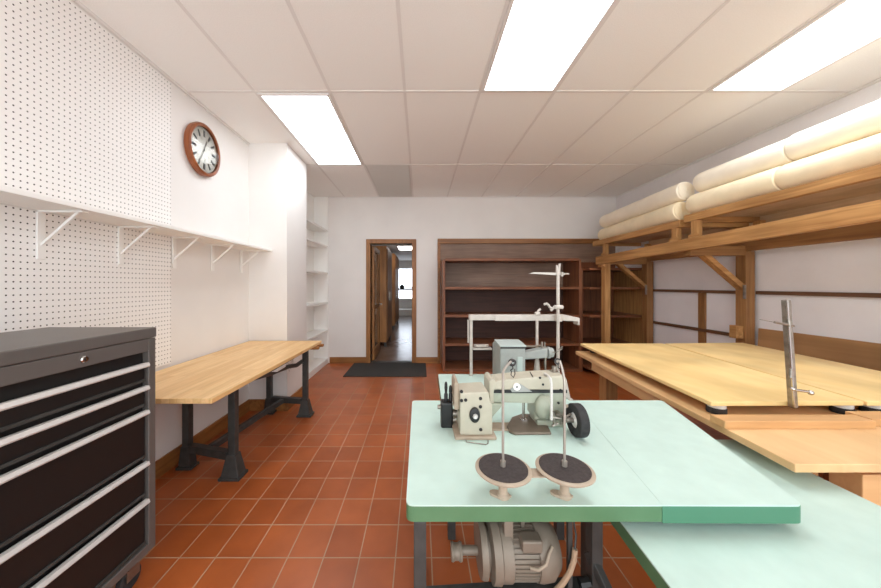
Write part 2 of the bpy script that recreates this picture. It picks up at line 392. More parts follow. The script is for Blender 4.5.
for a in ((wx0-.05,wz0-.05,wx0+.04,wz1+.05),(wx1-.04,wz0-.05,wx1+.05,wz1+.05),(wx0+.04,wz0-.05,wx1-.04,wz0+.05),(wx0+.04,wz1-.05,wx1-.04,wz1+.05),(wx0+.04,H-.24,wx1-.04,H-.15)): wf.box(a[0],13.96,a[1],a[2],14.05,a[3])
wf.build('window_frame', m_white, wn)
# open glazed door, hinged at the left jamb
dl = thing('glazed_door', 'brown framed glass door standing open into the hall at the left jamb', 'door', (dx0+.03, YB+.6, 0))
hx = dx0+.004
fr = MB(); ya, yb = YB+.14, YB+.86; zt = dzt-.02
fr.box(hx, ya, .012, hx+.04, ya+.08, zt).box(hx, yb-.09, .012, hx+.04, yb, zt).box(hx, ya+.08, .012, hx+.04, yb-.09, .2).box(hx, ya+.08, zt-.1, hx+.04, yb-.09, zt).box(hx, ya+.08, .92, hx+.04, yb-.09, .99)
fr.build('door_frame', m_trim['z'], dl, bevel=.003)
MB().box(hx+.016, ya+.08, .2, hx+.022, yb-.09, .92).box(hx+.016, ya+.08, .99, hx+.022, yb-.09, zt-.1).build('door_pane', m_glass, dl)
MB().tube([(hx+.04, yb-.05, .98), (hx+.09, yb-.05, .98), (hx+.09, yb-.13, .98)], .01).build('door_handle', m_chrome, dl)
def cabinet(px0, px1, Yn, Yf, zt, label, mt):
    X0, X1 = (px0-VX)*Yn/F, (px1-VX)*Yn/F
    c = thing('hall_cabinet', label, 'cabinet', ((X0+X1)/2, (Yn+Yf)/2, 0), 'cabinets along the hall')
    MB().box(X0, Yn, .1, X1, Yf, zt).build('cabinet_body', mt, c, bevel=.004)
    MB().box(X1, Yn+.04, .14, X1+.02, (Yn+Yf)/2-.01, zt-.05).build('cabinet_door', m_trim['z'], c, bevel=.003)
    MB().box(X1, (Yn+Yf)/2+.01, .14, X1+.02, Yf-.04, zt-.05).build('cabinet_door', m_trim['z'], c, bevel=.003)
    MB().box(X1+.02, Yn+.4, 1.0, X1+.035, Yn+.42, 1.2).build('cabinet_handle', m_chrome, c)
    for yy in (Yn+.02, Yf-.08):
        for xx in (X0, X1-.06): MB().box(xx, yy, 0, xx+.06, yy+.06, .1).build('cabinet_foot', m_iron, c)
cabinet(367, 386.5, 6.6, 7.7, H+.86, 'tall brown wooden cabinet in the hall, nearer one seen through the door', m_trim['z'])
cabinet(380, 394.5, 9.3, 11.0, H+.98, 'tall brown wooden cabinet in the hall, farther one near the window', m_trim['z'])
tag(MB().box(-1.25, 13.3, .0, -.2, 13.9, .06).box(-1.25, 13.3, .06, -.2, 13.95, .27).build('window_bench', m_white, bevel=.01), 'low white bench under the window at the end of the hall', 'bench')
pl = at(402, 287, 13.0)
hl = thing('hall_lamp', 'small dark lamp on an arm in front of the hall window', 'lamp', (pl.x+.45, 13.0, 0))
MB().cyl((pl.x+.45, 13.0, 0), (pl.x+.45, 13.0, pl.z), .02).build('pole', m_black, hl); MB().cyl((pl.x+.45,13,pl.z-.02), (pl.x,13,pl.z), .022).build('arm', m_black, hl)
MB().ball(pl, .11, .11, .11).build('lamp_shade', m_black, hl, smooth=True)
hlt = thing('hall_ceiling_light', 'white fluorescent strip light on the hall ceiling beyond the door', 'ceiling light', (-.6, 9, 2.5))
MB().box(-.66, 8.5, 2.46, -.06, 9.3, 2.499).build('housing', m_white, hlt); MB().box(-.63, 8.53, 2.44, -.09, 9.27, 2.459).build('diffuser', m_hallight, hlt)
# doormat
tag(MB().box(-1.14, 4.435, 0, .10, 5.19, .012).build('doormat', m_mat, bevel=.004), 'dark grey rubber doormat on the tiles in front of the doorway', 'mat')

# ---------------------------------------------------------------- loft on the right
lf = thing('storage_loft', 'timber loft with two raised decks along the right wall, on posts and braces', 'loft', (3.0, 3.0, 0))
bxf = 2.68
bz = lambda y: .035-.024*(y-1.74)
MB().prism([(bxf, 1.0, H+.345+bz(1)), (bxf, 4.58, H+.345+bz(4.58)), (bxf, 4.58, H+.462+bz(4.58)), (bxf, 1.0, H+.462+bz(1))], (.06,0,0)).build('front_beam', m_loft['y'], lf, bevel=.003)
MB().box(3.30, 1.0, H+.345, 3.36, 4.46, H+.462).build('rear_beam', m_post['y'], lf, bevel=.003)
for y in (1.25, 3.08, 4.40):
    MB().box(3.29, y-.05, 0, 3.385, y+.05, H+.344).build('post', m_post['z'], lf, bevel=.003)
    MB().box(bxf+.062, y-.04, H+.30, 3.298, y+.04, H+.40).build('cross_beam', m_post['x'], lf, bevel=.003)
    MB().bar((3.30, y, H-.03), (2.90, y, H+.315), .045, .075, (0,1,0)).build('brace', m_loft['x'], lf)
    br_ = MB().box(3.26, y-.056, H-.14, 3.289, y-.05, H+.0); br_.build('bracket_plate', m_steel, lf)
MB().box(3.215, 3.05, H-.545, 3.289, 3.12, H-.415).build('post_block', m_loft['y'], lf, bevel=.003)
for y in (1.25, 4.40):
    MB().box(bxf+.005, y-.045, 0, bxf+.085, y+.045, H+.344+bz(y+.045)).build('post', m_loft['z'], lf, bevel=.003)
MB().box(bxf-.03, 4.34, H+.262, bxf-.001, 4.46, H+.30).build('post_cap', m_loft['x'], lf, bevel=.002)
MB().box(3.402, 1.0, H+.36, 3.417, 4.46, H+.70).build('ledger', m_deckw, lf)
for (ya, yb, zb, zt) in ((3.10, 4.66, H+.60, H+.672), (.95, 3.05, H+.632, H+.705)):
    MB().box(bxf, ya, zb, bxf+.05, yb, zt).build('deck_edge', m_loft['y'], lf, bevel=.003)
    MB().box(bxf+.05, ya, zb, 3.40, ya+.05, zt-.02).build('deck_edge', m_loft['x'], lf, bevel=.003)
    MB().box(bxf+.05, yb-.05, zb, 3.40, yb, zt-.02).build('deck_edge', m_loft['x'], lf, bevel=.003)
    n = 5
    for i in range(n):
        w = (3.40-bxf-.05)/n
        MB().box(bxf+.05+i*w+.002, ya, zt-.018, bxf+.05+(i+1)*w-.002, yb, zt).build('deck_board', m_deckw, lf)
    for yy in ((yb-.31, ya+.04) if ya > 3 else (ya+.3, yb-.14)):
        for xx in (bxf+.005, 3.30):
            zl = H+.4625+(bz(yy) if xx < 3 else 0)
            MB().box(xx, yy, zl, xx+.055, yy+.065, zb-.0005).build('spacer_block', m_loft['z'], lf, bevel=.003)
            MB().box(xx-.006, yy-.03, zl, xx-.0005, yy+.09, zl+.03).build('spacer_pad', m_loft['y'], lf)

# cream rolls
def roll(x, y0, y1, z, r, m, label, xe=None):
    xe = x if xe is None else xe; xm = x; XA = lambda yy: x+(xe-x)*(yy-y0)/(y1-y0)
    t = thing('fabric_roll', label, 'roll', ((x+xe)/2, (y0+y1)/2, z-r), 'cream rolls on the loft')
    n = 40; segs = int((y1-y0)/.08); b = MB(); prev = None; rnd = random.Random(int(y0*100+z*10))
    L = [(0.0, .86), (.004, .95), (.02, 1.0)]
    prof = [(y0+a, k) for a, k in L]+[(y0+.02+(y1-y0-.04)*(i+1)/segs, 1+rnd.uniform(-.018,.018)) for i in range(segs-1)]+[(y1-a, k) for a, k in L[::-1]]
    for (yy, k) in prof:
        cur = [b.bm.verts.new((XA(yy)+r*k*math.cos(2*PI*i/n), yy, z+r*k*(.98 if math.sin(2*PI*i/n) > 0 else 1)*math.sin(2*PI*i/n))) for i in range(n)]
        if prev:
            for i in range(n): b.bm.faces.new((prev[i], prev[(i+1)%n], cur[(i+1)%n], cur[i]))
        prev = cur
    # back end closed, front end shows the wound layers
    b.bm.faces.new(prev)
    b.build('roll_body', m, t, smooth=True)
    sp = MB(); 
    for k in range(5): sp.annulus((x, y0+.004, z), (0,1,0), r*(.12+.15*k), r*(.12+.15*k)+r*.11, .02+.002*(k%2), 36)
    sp.lathe((x, y0+.006, z), (0,1,0), [(r*.9,0),(r*.9,.02)], 36)
    sp.build('wound_end', m, t, smooth=True)
    return t
roll(2.735, 3.13, 4.68, H+.675+.102, .100, m_cream, 'cream fabric roll lying on the far loft deck, lower of the far pair', 2.865)
roll(2.765, 3.12, 4.66, H+.675+.206+.101, .100, m_creamw, 'cream fabric roll lying on top of another, upper of the far pair', 2.875)
roll(2.775, 2.28, 3.03, H+.708+.104, .102, m_cream, 'yellowish cream fabric roll, lower, at the left end of the near loft deck')
roll(2.785, 1.05, 2.275, H+.708+.105, .103, m_cream, 'yellowish cream fabric roll, lower, at the right end of the near loft deck')
roll(2.83, 2.26, 3.01, H+.708+.209+.106, .102, m_creamw, 'pale fabric roll, upper, at the left end of the near loft deck')
roll(2.83, 1.05, 2.25, H+.708+.212+.111, .106, m_creamw, 'pale fabric roll, upper, at the right edge of the photo')

# battens nailed to the right wall, leaning plywood
struct(MB().box(XR-.03, 3.13, H-.095, XR, 4.7, H-.06).box(XR-.03, 1.0, H-.095, XR, 3.03, H-.06).build('trim_3', m_batten))
struct(MB().box(XR-.03, 3.13, H-.56, XR, 4.7, H-.525).build('trim_4', m_batten))
struct(MB().box(XR-.028, 3.58, .6, XR-.001, 3.66, H-.096).build('trim_5', m_post['z']))
tag(MB().prism([(3.36, .75, .0), (3.38, .75, .0), (3.415, .75, .926), (3.395, .75, .926)], (0, 2.26, 0)).build('plywood_sheet', m_lean), 'tan plywood panel standing upright against the right wall behind the stacked boards', 'plywood')

# ---------------------------------------------------------------- table of tan plywood on the right
pt = thing('plywood_worktable', 'large worktable with tan plywood top and wooden legs, under the yellow boards', 'table', (2.1, 1.9, 0))
dT = .6
q = [onz(795, 464.3, TZ), Vector((3.0, 1.004, TZ)), Vector((3.2, 2.73, TZ)), onz(575.5, 351, TZ)]
q = [Vector((p.x, p.y, TZ-.029)) for p in q]
MB().prism(q, (0,0,.029)).build('tabletop', m_ply, pt, bevel=.003)
A, B = q[3], q[0]
dirv = (B-A).normalized(); inn = Vector((-dirv.y, dirv.x, 0)); inn = inn if inn.x > 0 else -inn
MB().bar(A+dirv*.25+inn*.05+Vector((0,0,-.0355)), A+dirv*1.0+inn*.05+Vector((0,0,-.0355)), .05, .07).build('apron', m_ply, pt)
MB().bar(A+dirv*.08+inn*.16+Vector((0,0,-.0355)), B-dirv*.1+inn*.16+Vector((0,0,-.0355)), .04, .07).build('apron', m_post['y'], pt)
for (x, y) in ((1.445, 2.33), (1.565, 1.06), (2.85, 2.4), (2.75, 1.06)):
    MB().box(x, y, 0, x+.09, y+.09, TZ-.0715).build('leg', m_plyx if y < 2 else m_post['z'], pt, bevel=.003)
MB().box(1.60, 1.17, .12, 2.8, 1.19, TZ-.0295).build('rear_panel', m_book['x'], pt)
# pucks, boards
ZP = TZ+.047
def puck(x, y, label):
    p = thing('spacer_puck', label, 'spacer', (x, y, TZ), 'spacer pucks under the yellow boards')
    MB().lathe((x, y, TZ), (0,0,1), [(.035,0),(.037,.004),(.037,.024),(.035,.028)], 28).build('rubber_base', m_rubber, p, smooth=True)
    MB().lathe((x, y, TZ+.0281), (0,0,1), [(.034,0),(.034,.0185)], 28).build('metal_cap', m_vent, p, smooth=True)
    return p
pk = puck(1.395, 1.412, 'dark round spacer puck under the near left corner of the left yellow board')
def puck_at(x, y, l): dup(pk, (x-1.395, y-1.412, 0), l)
puck_at(1.985, 1.412, 'dark round spacer puck under the near right corner of the left yellow board')
puck_at(1.55, 2.66, 'dark round spacer puck under the far left corner of the left yellow board')
puck_at(2.16, 2.66, 'dark round spacer puck under the far right corner of the left yellow board')
puck_at(2.13, 1.412, 'dark round spacer puck under the near left corner of the right yellow board')
puck_at(2.29, 2.66, 'dark round spacer puck under the far left corner of the right yellow board')
puck_at(2.8, 2.6, 'dark round spacer puck under the far right corner of the right yellow board')
puck_at(2.7, 1.42, 'dark round spacer puck under the near right corner of the right yellow board')
def board(c, label):
    c = [Vector((p.x, p.y, ZP)) for p in c]
    return tag(MB().prism(c, (0,0,.021)).build('plywood_board', m_birch, bevel=.004), label, 'board', 'yellow boards on the worktable')
zt_ = ZP+.021
board([onz(711,401.8,zt_), onz(864,401.3,zt_), onz(662.5,343.3,zt_), onz(580,343.3,zt_)], 'yellow plywood board on spacers, the left of the two, nearest the green table')
board([onz(867,401.5,zt_), Vector((2.78,1.36,0)), Vector((2.98,2.77,0)), onz(665,343.3,zt_)], 'yellow plywood board on spacers, the right of the two, next to the wall')
a, b = onz(725, 429, TZ), onz(877, 429.3, TZ)
tag(MB().box(a.x, a.y, TZ, b.x, a.y+.065, TZ+.033).build('wood_block', m_plyx, bevel=.002), 'long tan block of wood lying on the worktable in front of the left yellow board', 'wood block', 'loose blocks on the worktable')
tag(MB().box(b.x+.012, a.y+.02, TZ, b.x+.5, a.y+.1, TZ+.033).build('wood_block', m_plyx, bevel=.002), 'tan block of wood on the worktable, cut off by the right edge of the photo', 'wood block', 'loose blocks on the worktable')
# steel upright clamped on the left board
Yu = 1.352; b0 = at(793, 405, Yu); b0.z = ZP+.002; b1 = at(786, 300, Yu)
su = thing('steel_upright', 'square steel post with clamp arms standing at the near edge of the left yellow board', 'post', b0)
MB().bar(b0, b1, .022, .022, (0,1,0)).build('steel_bar', m_steel, su, bevel=.002)
MB().bar(b0+Vector((-.0115,-.0135,0)), b1+Vector((-.0115,-.0135,0)), .006, .005, (0,1,0)).build('corner_strip', m_chrome, su)
c1 = at(792.5, 388.5, Yu); c1.y = Yu-.03
MB().cyl(c1+Vector((-.04,0,.006)), c1+Vector((.035,-.005,-.004)), .006, 10).ball(c1+Vector((.035,-.006,-.006)), .011, .011, .011, 10).ball(c1+Vector((-.036,0,.008)), .009, .009, .009, 10).build('clamp_screw', m_chrome, su, smooth=True)
c2 = at(786, 325, Yu); c2.y = Yu-.028
MB().cyl(c2+Vector((.0,0,0)), c2+Vector((-.085,.0,.016)), .005, 8).cyl(c2+Vector((-.02,0,-.004)), c2+Vector((-.025,0,.03)), .006, 8).cyl(c2+Vector((-.08,0,.015)), c2+Vector((-.15,0,.028)), .0012, 6).build('guide_arm', m_steel, su)
c3 = at(786, 374, Yu); MB().cyl(c3+Vector((-.006,-.02,-.01)), c3+Vector((-.004,-.02,.028)), .006, 8).build('pin', m_steel, su)

# ---------------------------------------------------------------- bench on the left
bn = thing('workbench', 'long low workbench with butcher-block top and dark iron trestle legs along the left wall', 'bench', (-1.45, 2.4, 0))
q = [Vector((XL+.02,1.583,0)), Vector((-1.098,1.583,0)), Vector((-1.060,3.235,0)), Vector((XL+.02,3.225,0))]
MB().prism([Vector((p.x,p.y,TZ-.028)) for p in q], (0,0,.028)).build('benchtop', m_bench, bn, bevel=.003)
for (y, yr, xf, xr) in ((2.13, 2.24, -1.325, -1.735), (3.13, 3.19, -1.195, -1.60)):
    for k, (x, yy) in enumerate(((xf, y), (xr, yr))):
        w = .025
        MB().box(x-w, yy-w, .1, x+w, yy+w, TZ-.066).build('leg', m_iron, bn, bevel=.004)
        f_ = MB(); s0, s1 = (.062, .032) if k == 0 else (.045, .03)
        f_.box(x-s0-.012, yy-s0*.8-.008, 0, x+s0+.012, yy+s0*.8+.008, .02)
        bt = [Vector((x+i*s0, yy+j*s0*.8, .0205)) for i, j in ((-1,-1),(1,-1),(1,1),(-1,1))]
        tp = [Vector((x+i*s1, yy+j*s1, .165)) for i, j in ((-1,-1),(1,-1),(1,1),(-1,1))]
        va = [f_.bm.verts.new(p) for p in bt]; vb = [f_.bm.verts.new(p) for p in tp]
        f_.bm.faces.new(va[::-1]); f_.bm.faces.new(vb)
        for i in range(4): f_.bm.faces.new((va[i], va[(i+1)%4], vb[(i+1)%4], vb[i]))
        f_.build('foot', m_iron, bn, bevel=.003)
    d_ = (Vector((xf,y,0))-Vector((xr,yr,0))).normalized()
    MB().bar(Vector((xr,yr,.15))+d_*.034, Vector((xf,y,.15))-d_*.034, .05, .055).build('crossbar', m_iron, bn, bevel=.003)
    MB().bar(Vector((xr,yr,TZ-.047))-d_*.04, Vector((xf,y,TZ-.047))+d_*.09, .06, .036).build('top_bracket', m_iron, bn, bevel=.003)
MB().bar((-1.56, 2.23, .15), (-1.44, 3.13, .15), .04, .045).build('stretcher', m_iron, bn, bevel=.003)
MB().tube([(-1.215,3.09,.575),(-1.215,2.95,.57),(-1.225,2.8,.60),(-1.24,2.5,.625),(-1.28,2.2,.66)], .02, 8).build('brace', m_iron, bn, smooth=True)
ps = MB().box(-1.24, 2.46, TZ-.115, -1.17, 2.62, TZ-.066); ps.build('power_outlet', m_white, bn, bevel=.006)
MB().box(-1.15, 2.1, TZ-.055, -1.12, 3.15, TZ-.029).build('cable_rail', m_iron, bn)
MB().tube([(-1.23,2.9,TZ-.03),(-1.24,2.93,.6),(-1.3,2.98,.5),(-1.34,3.03,.62)], .004, 6).build('cord', m_vent, bn)
for (y, x) in ((3.19, -1.056), (3.06, -1.06)):
    MB().box(x-.05, y-.02, TZ-.055, x+.03, y+.02, TZ-.0285).build('edge_clip', m_trim['y'], bn, bevel=.004)

# ---------------------------------------------------------------- tool chest at left
tcst = thing('tool_chest', 'dark grey rolling tool chest with black drawers and silver handles against the left wall', 'tool chest', (-1.5, .88, 0))
xf, xb, ya, yb = -1.250, -1.752, .35, 1.419
bd = MB()
bd.box(xb, ya, .13, xf-.03, yb-.0005, 1.113)
bd.box(xf-.03, yb-.036, .13, xf, yb, 1.113).box(xf-.03, ya, .13, xf, ya+.036, 1.113)
bd.box(xf-.03, ya+.036, 1.055, xf, yb-.036, 1.113).box(xf-.03, ya+.036, .13, xf, yb-.036, .168)
bd.build('chest_body', m_chest, tcst, bevel=.003)
MB().box(xf-.0298, ya+.037, .169, xf-.0285, yb-.037, 1.054).build('drawer_bay_shade', m_drawer, tcst)  # thin black sheet, the dark of the drawer recess put in as colour
MB().box(xb-.003, ya-.003, 1.1155, xf+.003, yb+.002, 1.161).build('chest_lid', m_chest, tcst, bevel=.004)
lk = MB().lathe((xf-.002, 1.115, 1.084), (1,0,0), [(.013,0),(.013,.006),(.010,.010)], 20); lk.build('lock', m_chrome, tcst, smooth=True)
MB().box(xf-.0008, 1.112, 1.078, xf+.0092, 1.1145, 1.09).build('keyhole', m_black, tcst)
hz = [1.001, .895, .783, .547, .374, .170]
for i in range(5):
    zt, zb = hz[i], hz[i+1]+(.02 if i < 4 else .002)
    d = MB().box(xf-.028, ya+.04, zb, xf-.012, yb-.042, zt-.004)
    dr = d.build('drawer', m_drawer, tcst, bevel=.004)
    MB().box(xf-.0119, ya+.046, zb+.004, xf-.005, yb-.048, zb+.016).build('drawer_lip', m_iron, dr, bevel=.002)  # lip in lighter grey than the drawer, its highlight line painted in
    MB().prism([(xf-.012, ya+.038, zt-.014), (xf+.006, ya+.038, zt-.016), (xf+.010, ya+.038, zt-.010), (xf+.004, ya+.038, zt+.004), (xf-.012, ya+.038, zt+.004)], (0, yb-ya-.077, 0)).build('drawer_handle', m_alu, dr)
for (x, y) in ((xf-.055, yb-.075), (xf-.055, ya+.1), (xb+.08, yb-.1), (xb+.08, ya+.1)):
    cs = MB().box(x-.045, y-.045, .118, x+.045, y+.045, .1295).box(x-.022, y-.03, .05, x-.017, y+.03, .118).box(x+.017, y-.03, .05, x+.022, y+.03, .118).build('caster', m_steel, tcst)
    MB().lathe((x-.0145, y, .05), (1,0,0), [(.044,0),(.05,.005),(.05,.024),(.044,.029)], 24).build('caster_wheel', m_rubber, cs, smooth=True)

# ---------------------------------------------------------------- green sewing tables
def slab(poly, z0, z1, rad, name, parent, m, bev=0):
    pts = []; n = len(poly)
    for i in range(n):
        p, a, b = poly[i], poly[i-1], poly[(i+1)%n]; da = (a-p).normalized(); db = (b-p).normalized()
        k = 5
        for j in range(k+1):
            t = j/k; s = p+da*rad*(1-t)**2+db*rad*t**2
            pts.append(Vector((s.x, s.y, z0)))
    return MB().prism(pts, (0,0,z1-z0)).build(name, m, parent, bevel=bev)
st = thing('sewing_table', 'mint green topped sewing table in the foreground, with a motor hung underneath', 'table', (.5, 1.15, 0))
fl, fr_, brr, bl = onz(406,505,TZ), onz(804,505.5,TZ), onz(662,400.3,TZ), onz(412.3,400.5,TZ)
sm, sb = onz(662,505,TZ), onz(574,400.4,TZ)
V = Vector
def poly_round(poly, rads):
    pts = []; n = len(poly)
    for i in range(n):
        p, a, b, r = poly[i], poly[i-1], poly[(i+1)%n], rads[i]
        if r == 0: pts.append(V(p)); continue
        da, db = (a-p).normalized(), (b-p).normalized()
        for j in range(7):
            t = j/6; pts.append(p+da*r*(1-t)**2+db*r*t**2)
    return pts
mp_ = poly_round([fl, sm, sb, bl], [.022,0,0,.022]); ep_ = poly_round([sm, fr_, brr, sb], [0,.022,.022,0])
MB().prism([V((p.x,p.y,TZ-.004)) for p in mp_], (0,0,.004)).build('tabletop', m_mint, st)
MB().prism([V((p.x,p.y,TZ-.046)) for p in mp_], (0,0,.0419)).build('table_edge', m_edge, st)
ex = [V((p.x+.0006,p.y,p.z)) for p in ep_]
MB().prism([V((p.x,p.y,TZ-.004)) for p in ex], (0,0,.0042)).build('extension_top', m_mint, st)
MB().prism([V((p.x,p.y-.001,TZ-.049)) for p in ex], (0,0,.0454)).build('extension_edge', m_edge2, st)
for (x, y) in ((-.0, .835), (.555, .955), (.0, 1.45), (.53, 1.45)):
    w = .017
    MB().box(x-w, y-.018, .0, x+w, y+.018, TZ-.0465).build('leg', m_iron, st, bevel=.002)
MB().box(.460, .93, .02, .473, .943, TZ-.0465).build('treadle_rod', m_iron, st)
MB().box(-.018, .86, .0, .018, 1.425, .04).build('side_rail', m_iron, st, bevel=.002)
MB().box(.512, .97, .0, .548, 1.425, .04).build('side_rail', m_iron, st, bevel=.002)
MB().bar((.545,.97,.50), (.60,.80,.33), .025, .03).build('knee_lever', m_iron, st, bevel=.003)
MB().tube([(.50,.94,.425),(.53,.94,.43)], .016).build('lever_joint', m_black, st, smooth=True)
MB().bar((.0,.92,.395), (.53,.955,.395), .05, .035).build('cross_rail', m_iron, st, bevel=.003)
# motor
mo = MB(); my, mz = 1.0, H-.868
MX = lambda p: (p-VX)*my/F
mz = H-.872
motor = mo.lathe((MX(487),my,mz), (1,0,0), [(.070,0),(.094,.006),(.096,.03),(.090,.034),(.090,.066),(.080,.067),(.080,.146),(.088,.147),(.09,.165),(.086,.195),(.062,.222)], 40).build('motor', m_motor, st, smooth=True)
fn = MB()
for k in range(40):
    a = 2*PI*k/40; u = V((0, math.cos(a), math.sin(a)))
    fn.bar(V((MX(508),my,mz))+u*.081, V((MX(531),my,mz))+u*.081, .0035, .008, u)
fn.build('cooling_fins', m_motor, motor)
MB().box(MX(500), my-.05, mz+.06, MX(509), my+.05, TZ-.0465).box(MX(519), my-.02, mz+.06, MX(523), my+.02, TZ-.0465).box(MX(486), my-.06, TZ-.06, MX(540), my+.06, TZ-.0465).build('motor_bracket', m_motor, motor, bevel=.004)
MB().box(MX(514), my-.085, mz+.05, MX(533), my-.04, mz+.088).build('terminal_box', m_motor, motor, bevel=.006)
MB().lathe((MX(478),my,mz), (1,0,0), [(.080,0),(.083,.008),(.083,.02),(.065,.024),(.065,.03)], 32).build('end_bell', m_motor, motor, smooth=True)
MB().lathe((MX(462),my,mz-.012), (1,0,0), [(.014,0),(.014,.052)], 16).lathe((MX(451),my,mz-.016), (1,0,0), [(.026,0),(.028,.006),(.024,.012),(.024,.024),(.028,.03),(.026,.036)], 24).build('pulley', m_motor, motor, smooth=True)
MB().tube([(MX(521),my-.086,mz+.01),(MX(527),my-.098,mz+.015),(MX(534),my-.098,mz+.03),(MX(538),my-.085,mz+.05),(MX(543),my-.07,mz+.06)], .0045).build('motor_wire', m_tan, motor, smooth=True)
P_ = lambda px, py, Y: at(px, py, Y)
MB().tube([P_(575,549,.92), P_(574,560,.92), P_(570,572,.92), P_(563,583,.92), P_(553,594,.93), P_(530,600,.97)], .008, 8).build('cable', m_cable, st, smooth=True)
MB().tube([P_(575,549,.92), P_(576,535,.93), P_(574,524,.95), (.485,.96,TZ-.047)], .003, 8).build('cable', m_iron, st, smooth=True)

s2 = thing('sewing_table', 'lower mint green sewing table at the bottom right, partly under the plywood worktable', 'table', (1.0, .9, 0))
Z2 = H-.68
t2 = poly_round([V((.545,.42,Z2)), V((1.415,.42,Z2)), V((1.415,1.32,Z2)), V((.61,1.32,Z2))], [.02]*4)
MB().prism([V((p.x,p.y,Z2-.004)) for p in t2], (0,0,.004)).build('tabletop', m_mint2, s2)
MB().prism([V((p.x,p.y,Z2-.044)) for p in t2], (0,0,.0399)).build('table_edge', m_edge, s2)
for (x, y) in ((.70,.50),(1.34,.50),(.70,1.25),(1.34,1.25)): MB().box(x-.02, y-.02, 0, x+.02, y+.02, Z2-.0445).build('leg', m_iron, s2)

s3 = thing('sewing_table', 'mint green sewing table farther back, carrying the grey machine and the white rack', 'table', (.45, 1.8, 0))
t3 = poly_round([V((.112,1.56,TZ)), V((.78,1.56,TZ)), V((.925,1.89,TZ)), V((.925,2.02,TZ)), V((.122,2.02,TZ))], [.015]*5)
MB().prism([V((p.x,p.y,TZ-.004)) for p in t3], (0,0,.004)).build('tabletop', m_mint, s3)
MB().prism([V((p.x,p.y,TZ-.044)) for p in t3], (0,0,.0399)).build('table_edge', m_edge, s3)
for (x, y) in ((.17,1.62),(.75,1.62),(.17,1.96),(.75,1.96)): MB().box(x-.02, y-.02, 0, x+.02, y+.02, TZ-.0445).build('leg', m_iron, s3)

# ---------------------------------------------------------------- beige sewing machine
sw = thing('sewing_machine', 'beige long-arm industrial sewing machine with black handwheel on the front green table', 'sewing machine', (.38, 1.25, TZ))
X = lambda p, Y: (p-VX)*Y/F
MB().box(.135, 1.158, TZ, .297, 1.31, TZ+.013).build('base_plate', m_tan, sw, bevel=.004)
b = MB(); zb, zt = TZ+.0132, TZ+.182
pf = [(.157,zb),(.283,zb),(.283,zb+.118),(.274,zb+.13),(.268,zt-.002),(.262,zt),(.157,zt-.006)]
b.prism([V((x,1.172,z)) for x, z in pf], (0,.125,0)); head = b.build('head_block', m_beige, sw, bevel=.004)
MB().prism([V((.1375,1.20,TZ+.10)), V((.1565,1.20,TZ+.10)), V((.1565,1.20,TZ+.20)), V((.150,1.20,TZ+.215)), V((.143,1.20,TZ+.215)), V((.1375,1.20,TZ+.2))], (0,.11,0)).build('side_lug', m_tan, head, bevel=.004)
sc_ = MB()
for (px, py) in ((460.5,391.5),(465.7,400),(461,400.5),(480.5,398.5),(480.5,406.7),(480.7,429.5)):
    p = at(px, py, 1.1715); p.x = max(p.x, .162); sc_.lathe(p, (0,-1,0), [(.0065,-.001),(.0065,.002),(.005,.0035)], 14)
sc_.build('screws', m_rubber, head, smooth=True)
kc = at(474.5, 414.5, 1.1715)
kn = MB(); kn.lathe(kc, (0,-1,0), [(.020,0),(.021,.004),(.019,.012),(.014,.014)], 28)
o = kn.build('knob', m_black, head, smooth=True)
off = sw.location
for vv in o.data.vertices: vv.co.z = (vv.co.z+off.z-kc.z)*1.45+kc.z-off.z
MB().lathe(kc+V((0,-.0141,0)), (0,-1,0), [(.009,0),(.010,.004),(.007,.012)], 16).build('knob_hub', m_alu, o, smooth=True)
# arm
b = MB(); ya = 1.262
b.prism([V((.302,ya,TZ+.158)), V((.617,ya,TZ+.158)), V((.617,ya,TZ+.208)), V((.606,ya,TZ+.217)), V((.49,ya,TZ+.212)), V((.335,ya,TZ+.198)), V((.315,ya,TZ+.190))], (0,.10,0))
arm = b.build('arm', m_beige, sw, bevel=.005)
b = MB(); b.box(.305, ya-.002, TZ+.146, .619, ya+.10, TZ+.1575); b.build('arm_seam', m_black, arm)
b = MB(); b.prism([V((.302,ya+.004,TZ+.145)), V((.302,ya+.004,TZ+.105)), V((.52,ya+.004,TZ+.098)), V((.52,ya+.004,TZ+.145))], (0,.09,0)); b.build('lower_arm', m_sage, arm, bevel=.004)
b = MB(); b.prism([V((.290,1.256,TZ+.10)), V((.310,1.256,TZ+.10)), V((.310,1.256,TZ+.15)), V((.320,1.256,TZ+.19)), V((.312,1.256,TZ+.206)), V((.298,1.256,TZ+.206)), V((.290,1.256,TZ+.195))], (0,.108,0)); b.build('end_cap', m_beige, arm, bevel=.005)
b = MB(); b.box(.485, ya+.005, TZ+.03, .617, ya+.10, TZ+.1455); col = b.build('column', m_sage, sw, bevel=.006)
MB().box(.495, ya+.002, TZ, .617, ya+.10, TZ+.0295).build('column_foot', m_sage, sw, bevel=.006)
MB().ball(at(543.5,407,ya), .038, .03, .052, 20).build('bulge_cover', m_sage, col, smooth=True)
b = MB()
for (px, py) in ((543,384.5),(560.5,390),(558.5,403),(540,377.8)):
    p = at(px, py, ya-.0005); b.lathe(p, (0,-1,0), [(.005,-.002),(.005,.0015)], 12)
b.build('screw_holes', m_black, arm)
p = at(516.5, 386.5, ya-.001)
MB().annulus(p+V((0,-.003,0)), (0,1,0), .006, .015, .008, 24).build('tension_disc', m_white, arm, smooth=True)
q0 = [at(510,389,ya-.0015), at(520,383.5,ya-.0015), at(532,391.5,ya-.0015), at(512,392,ya-.0015)]
MB().prism(q0, (0,-.003,0)).build('lever_plate', m_grey, arm)
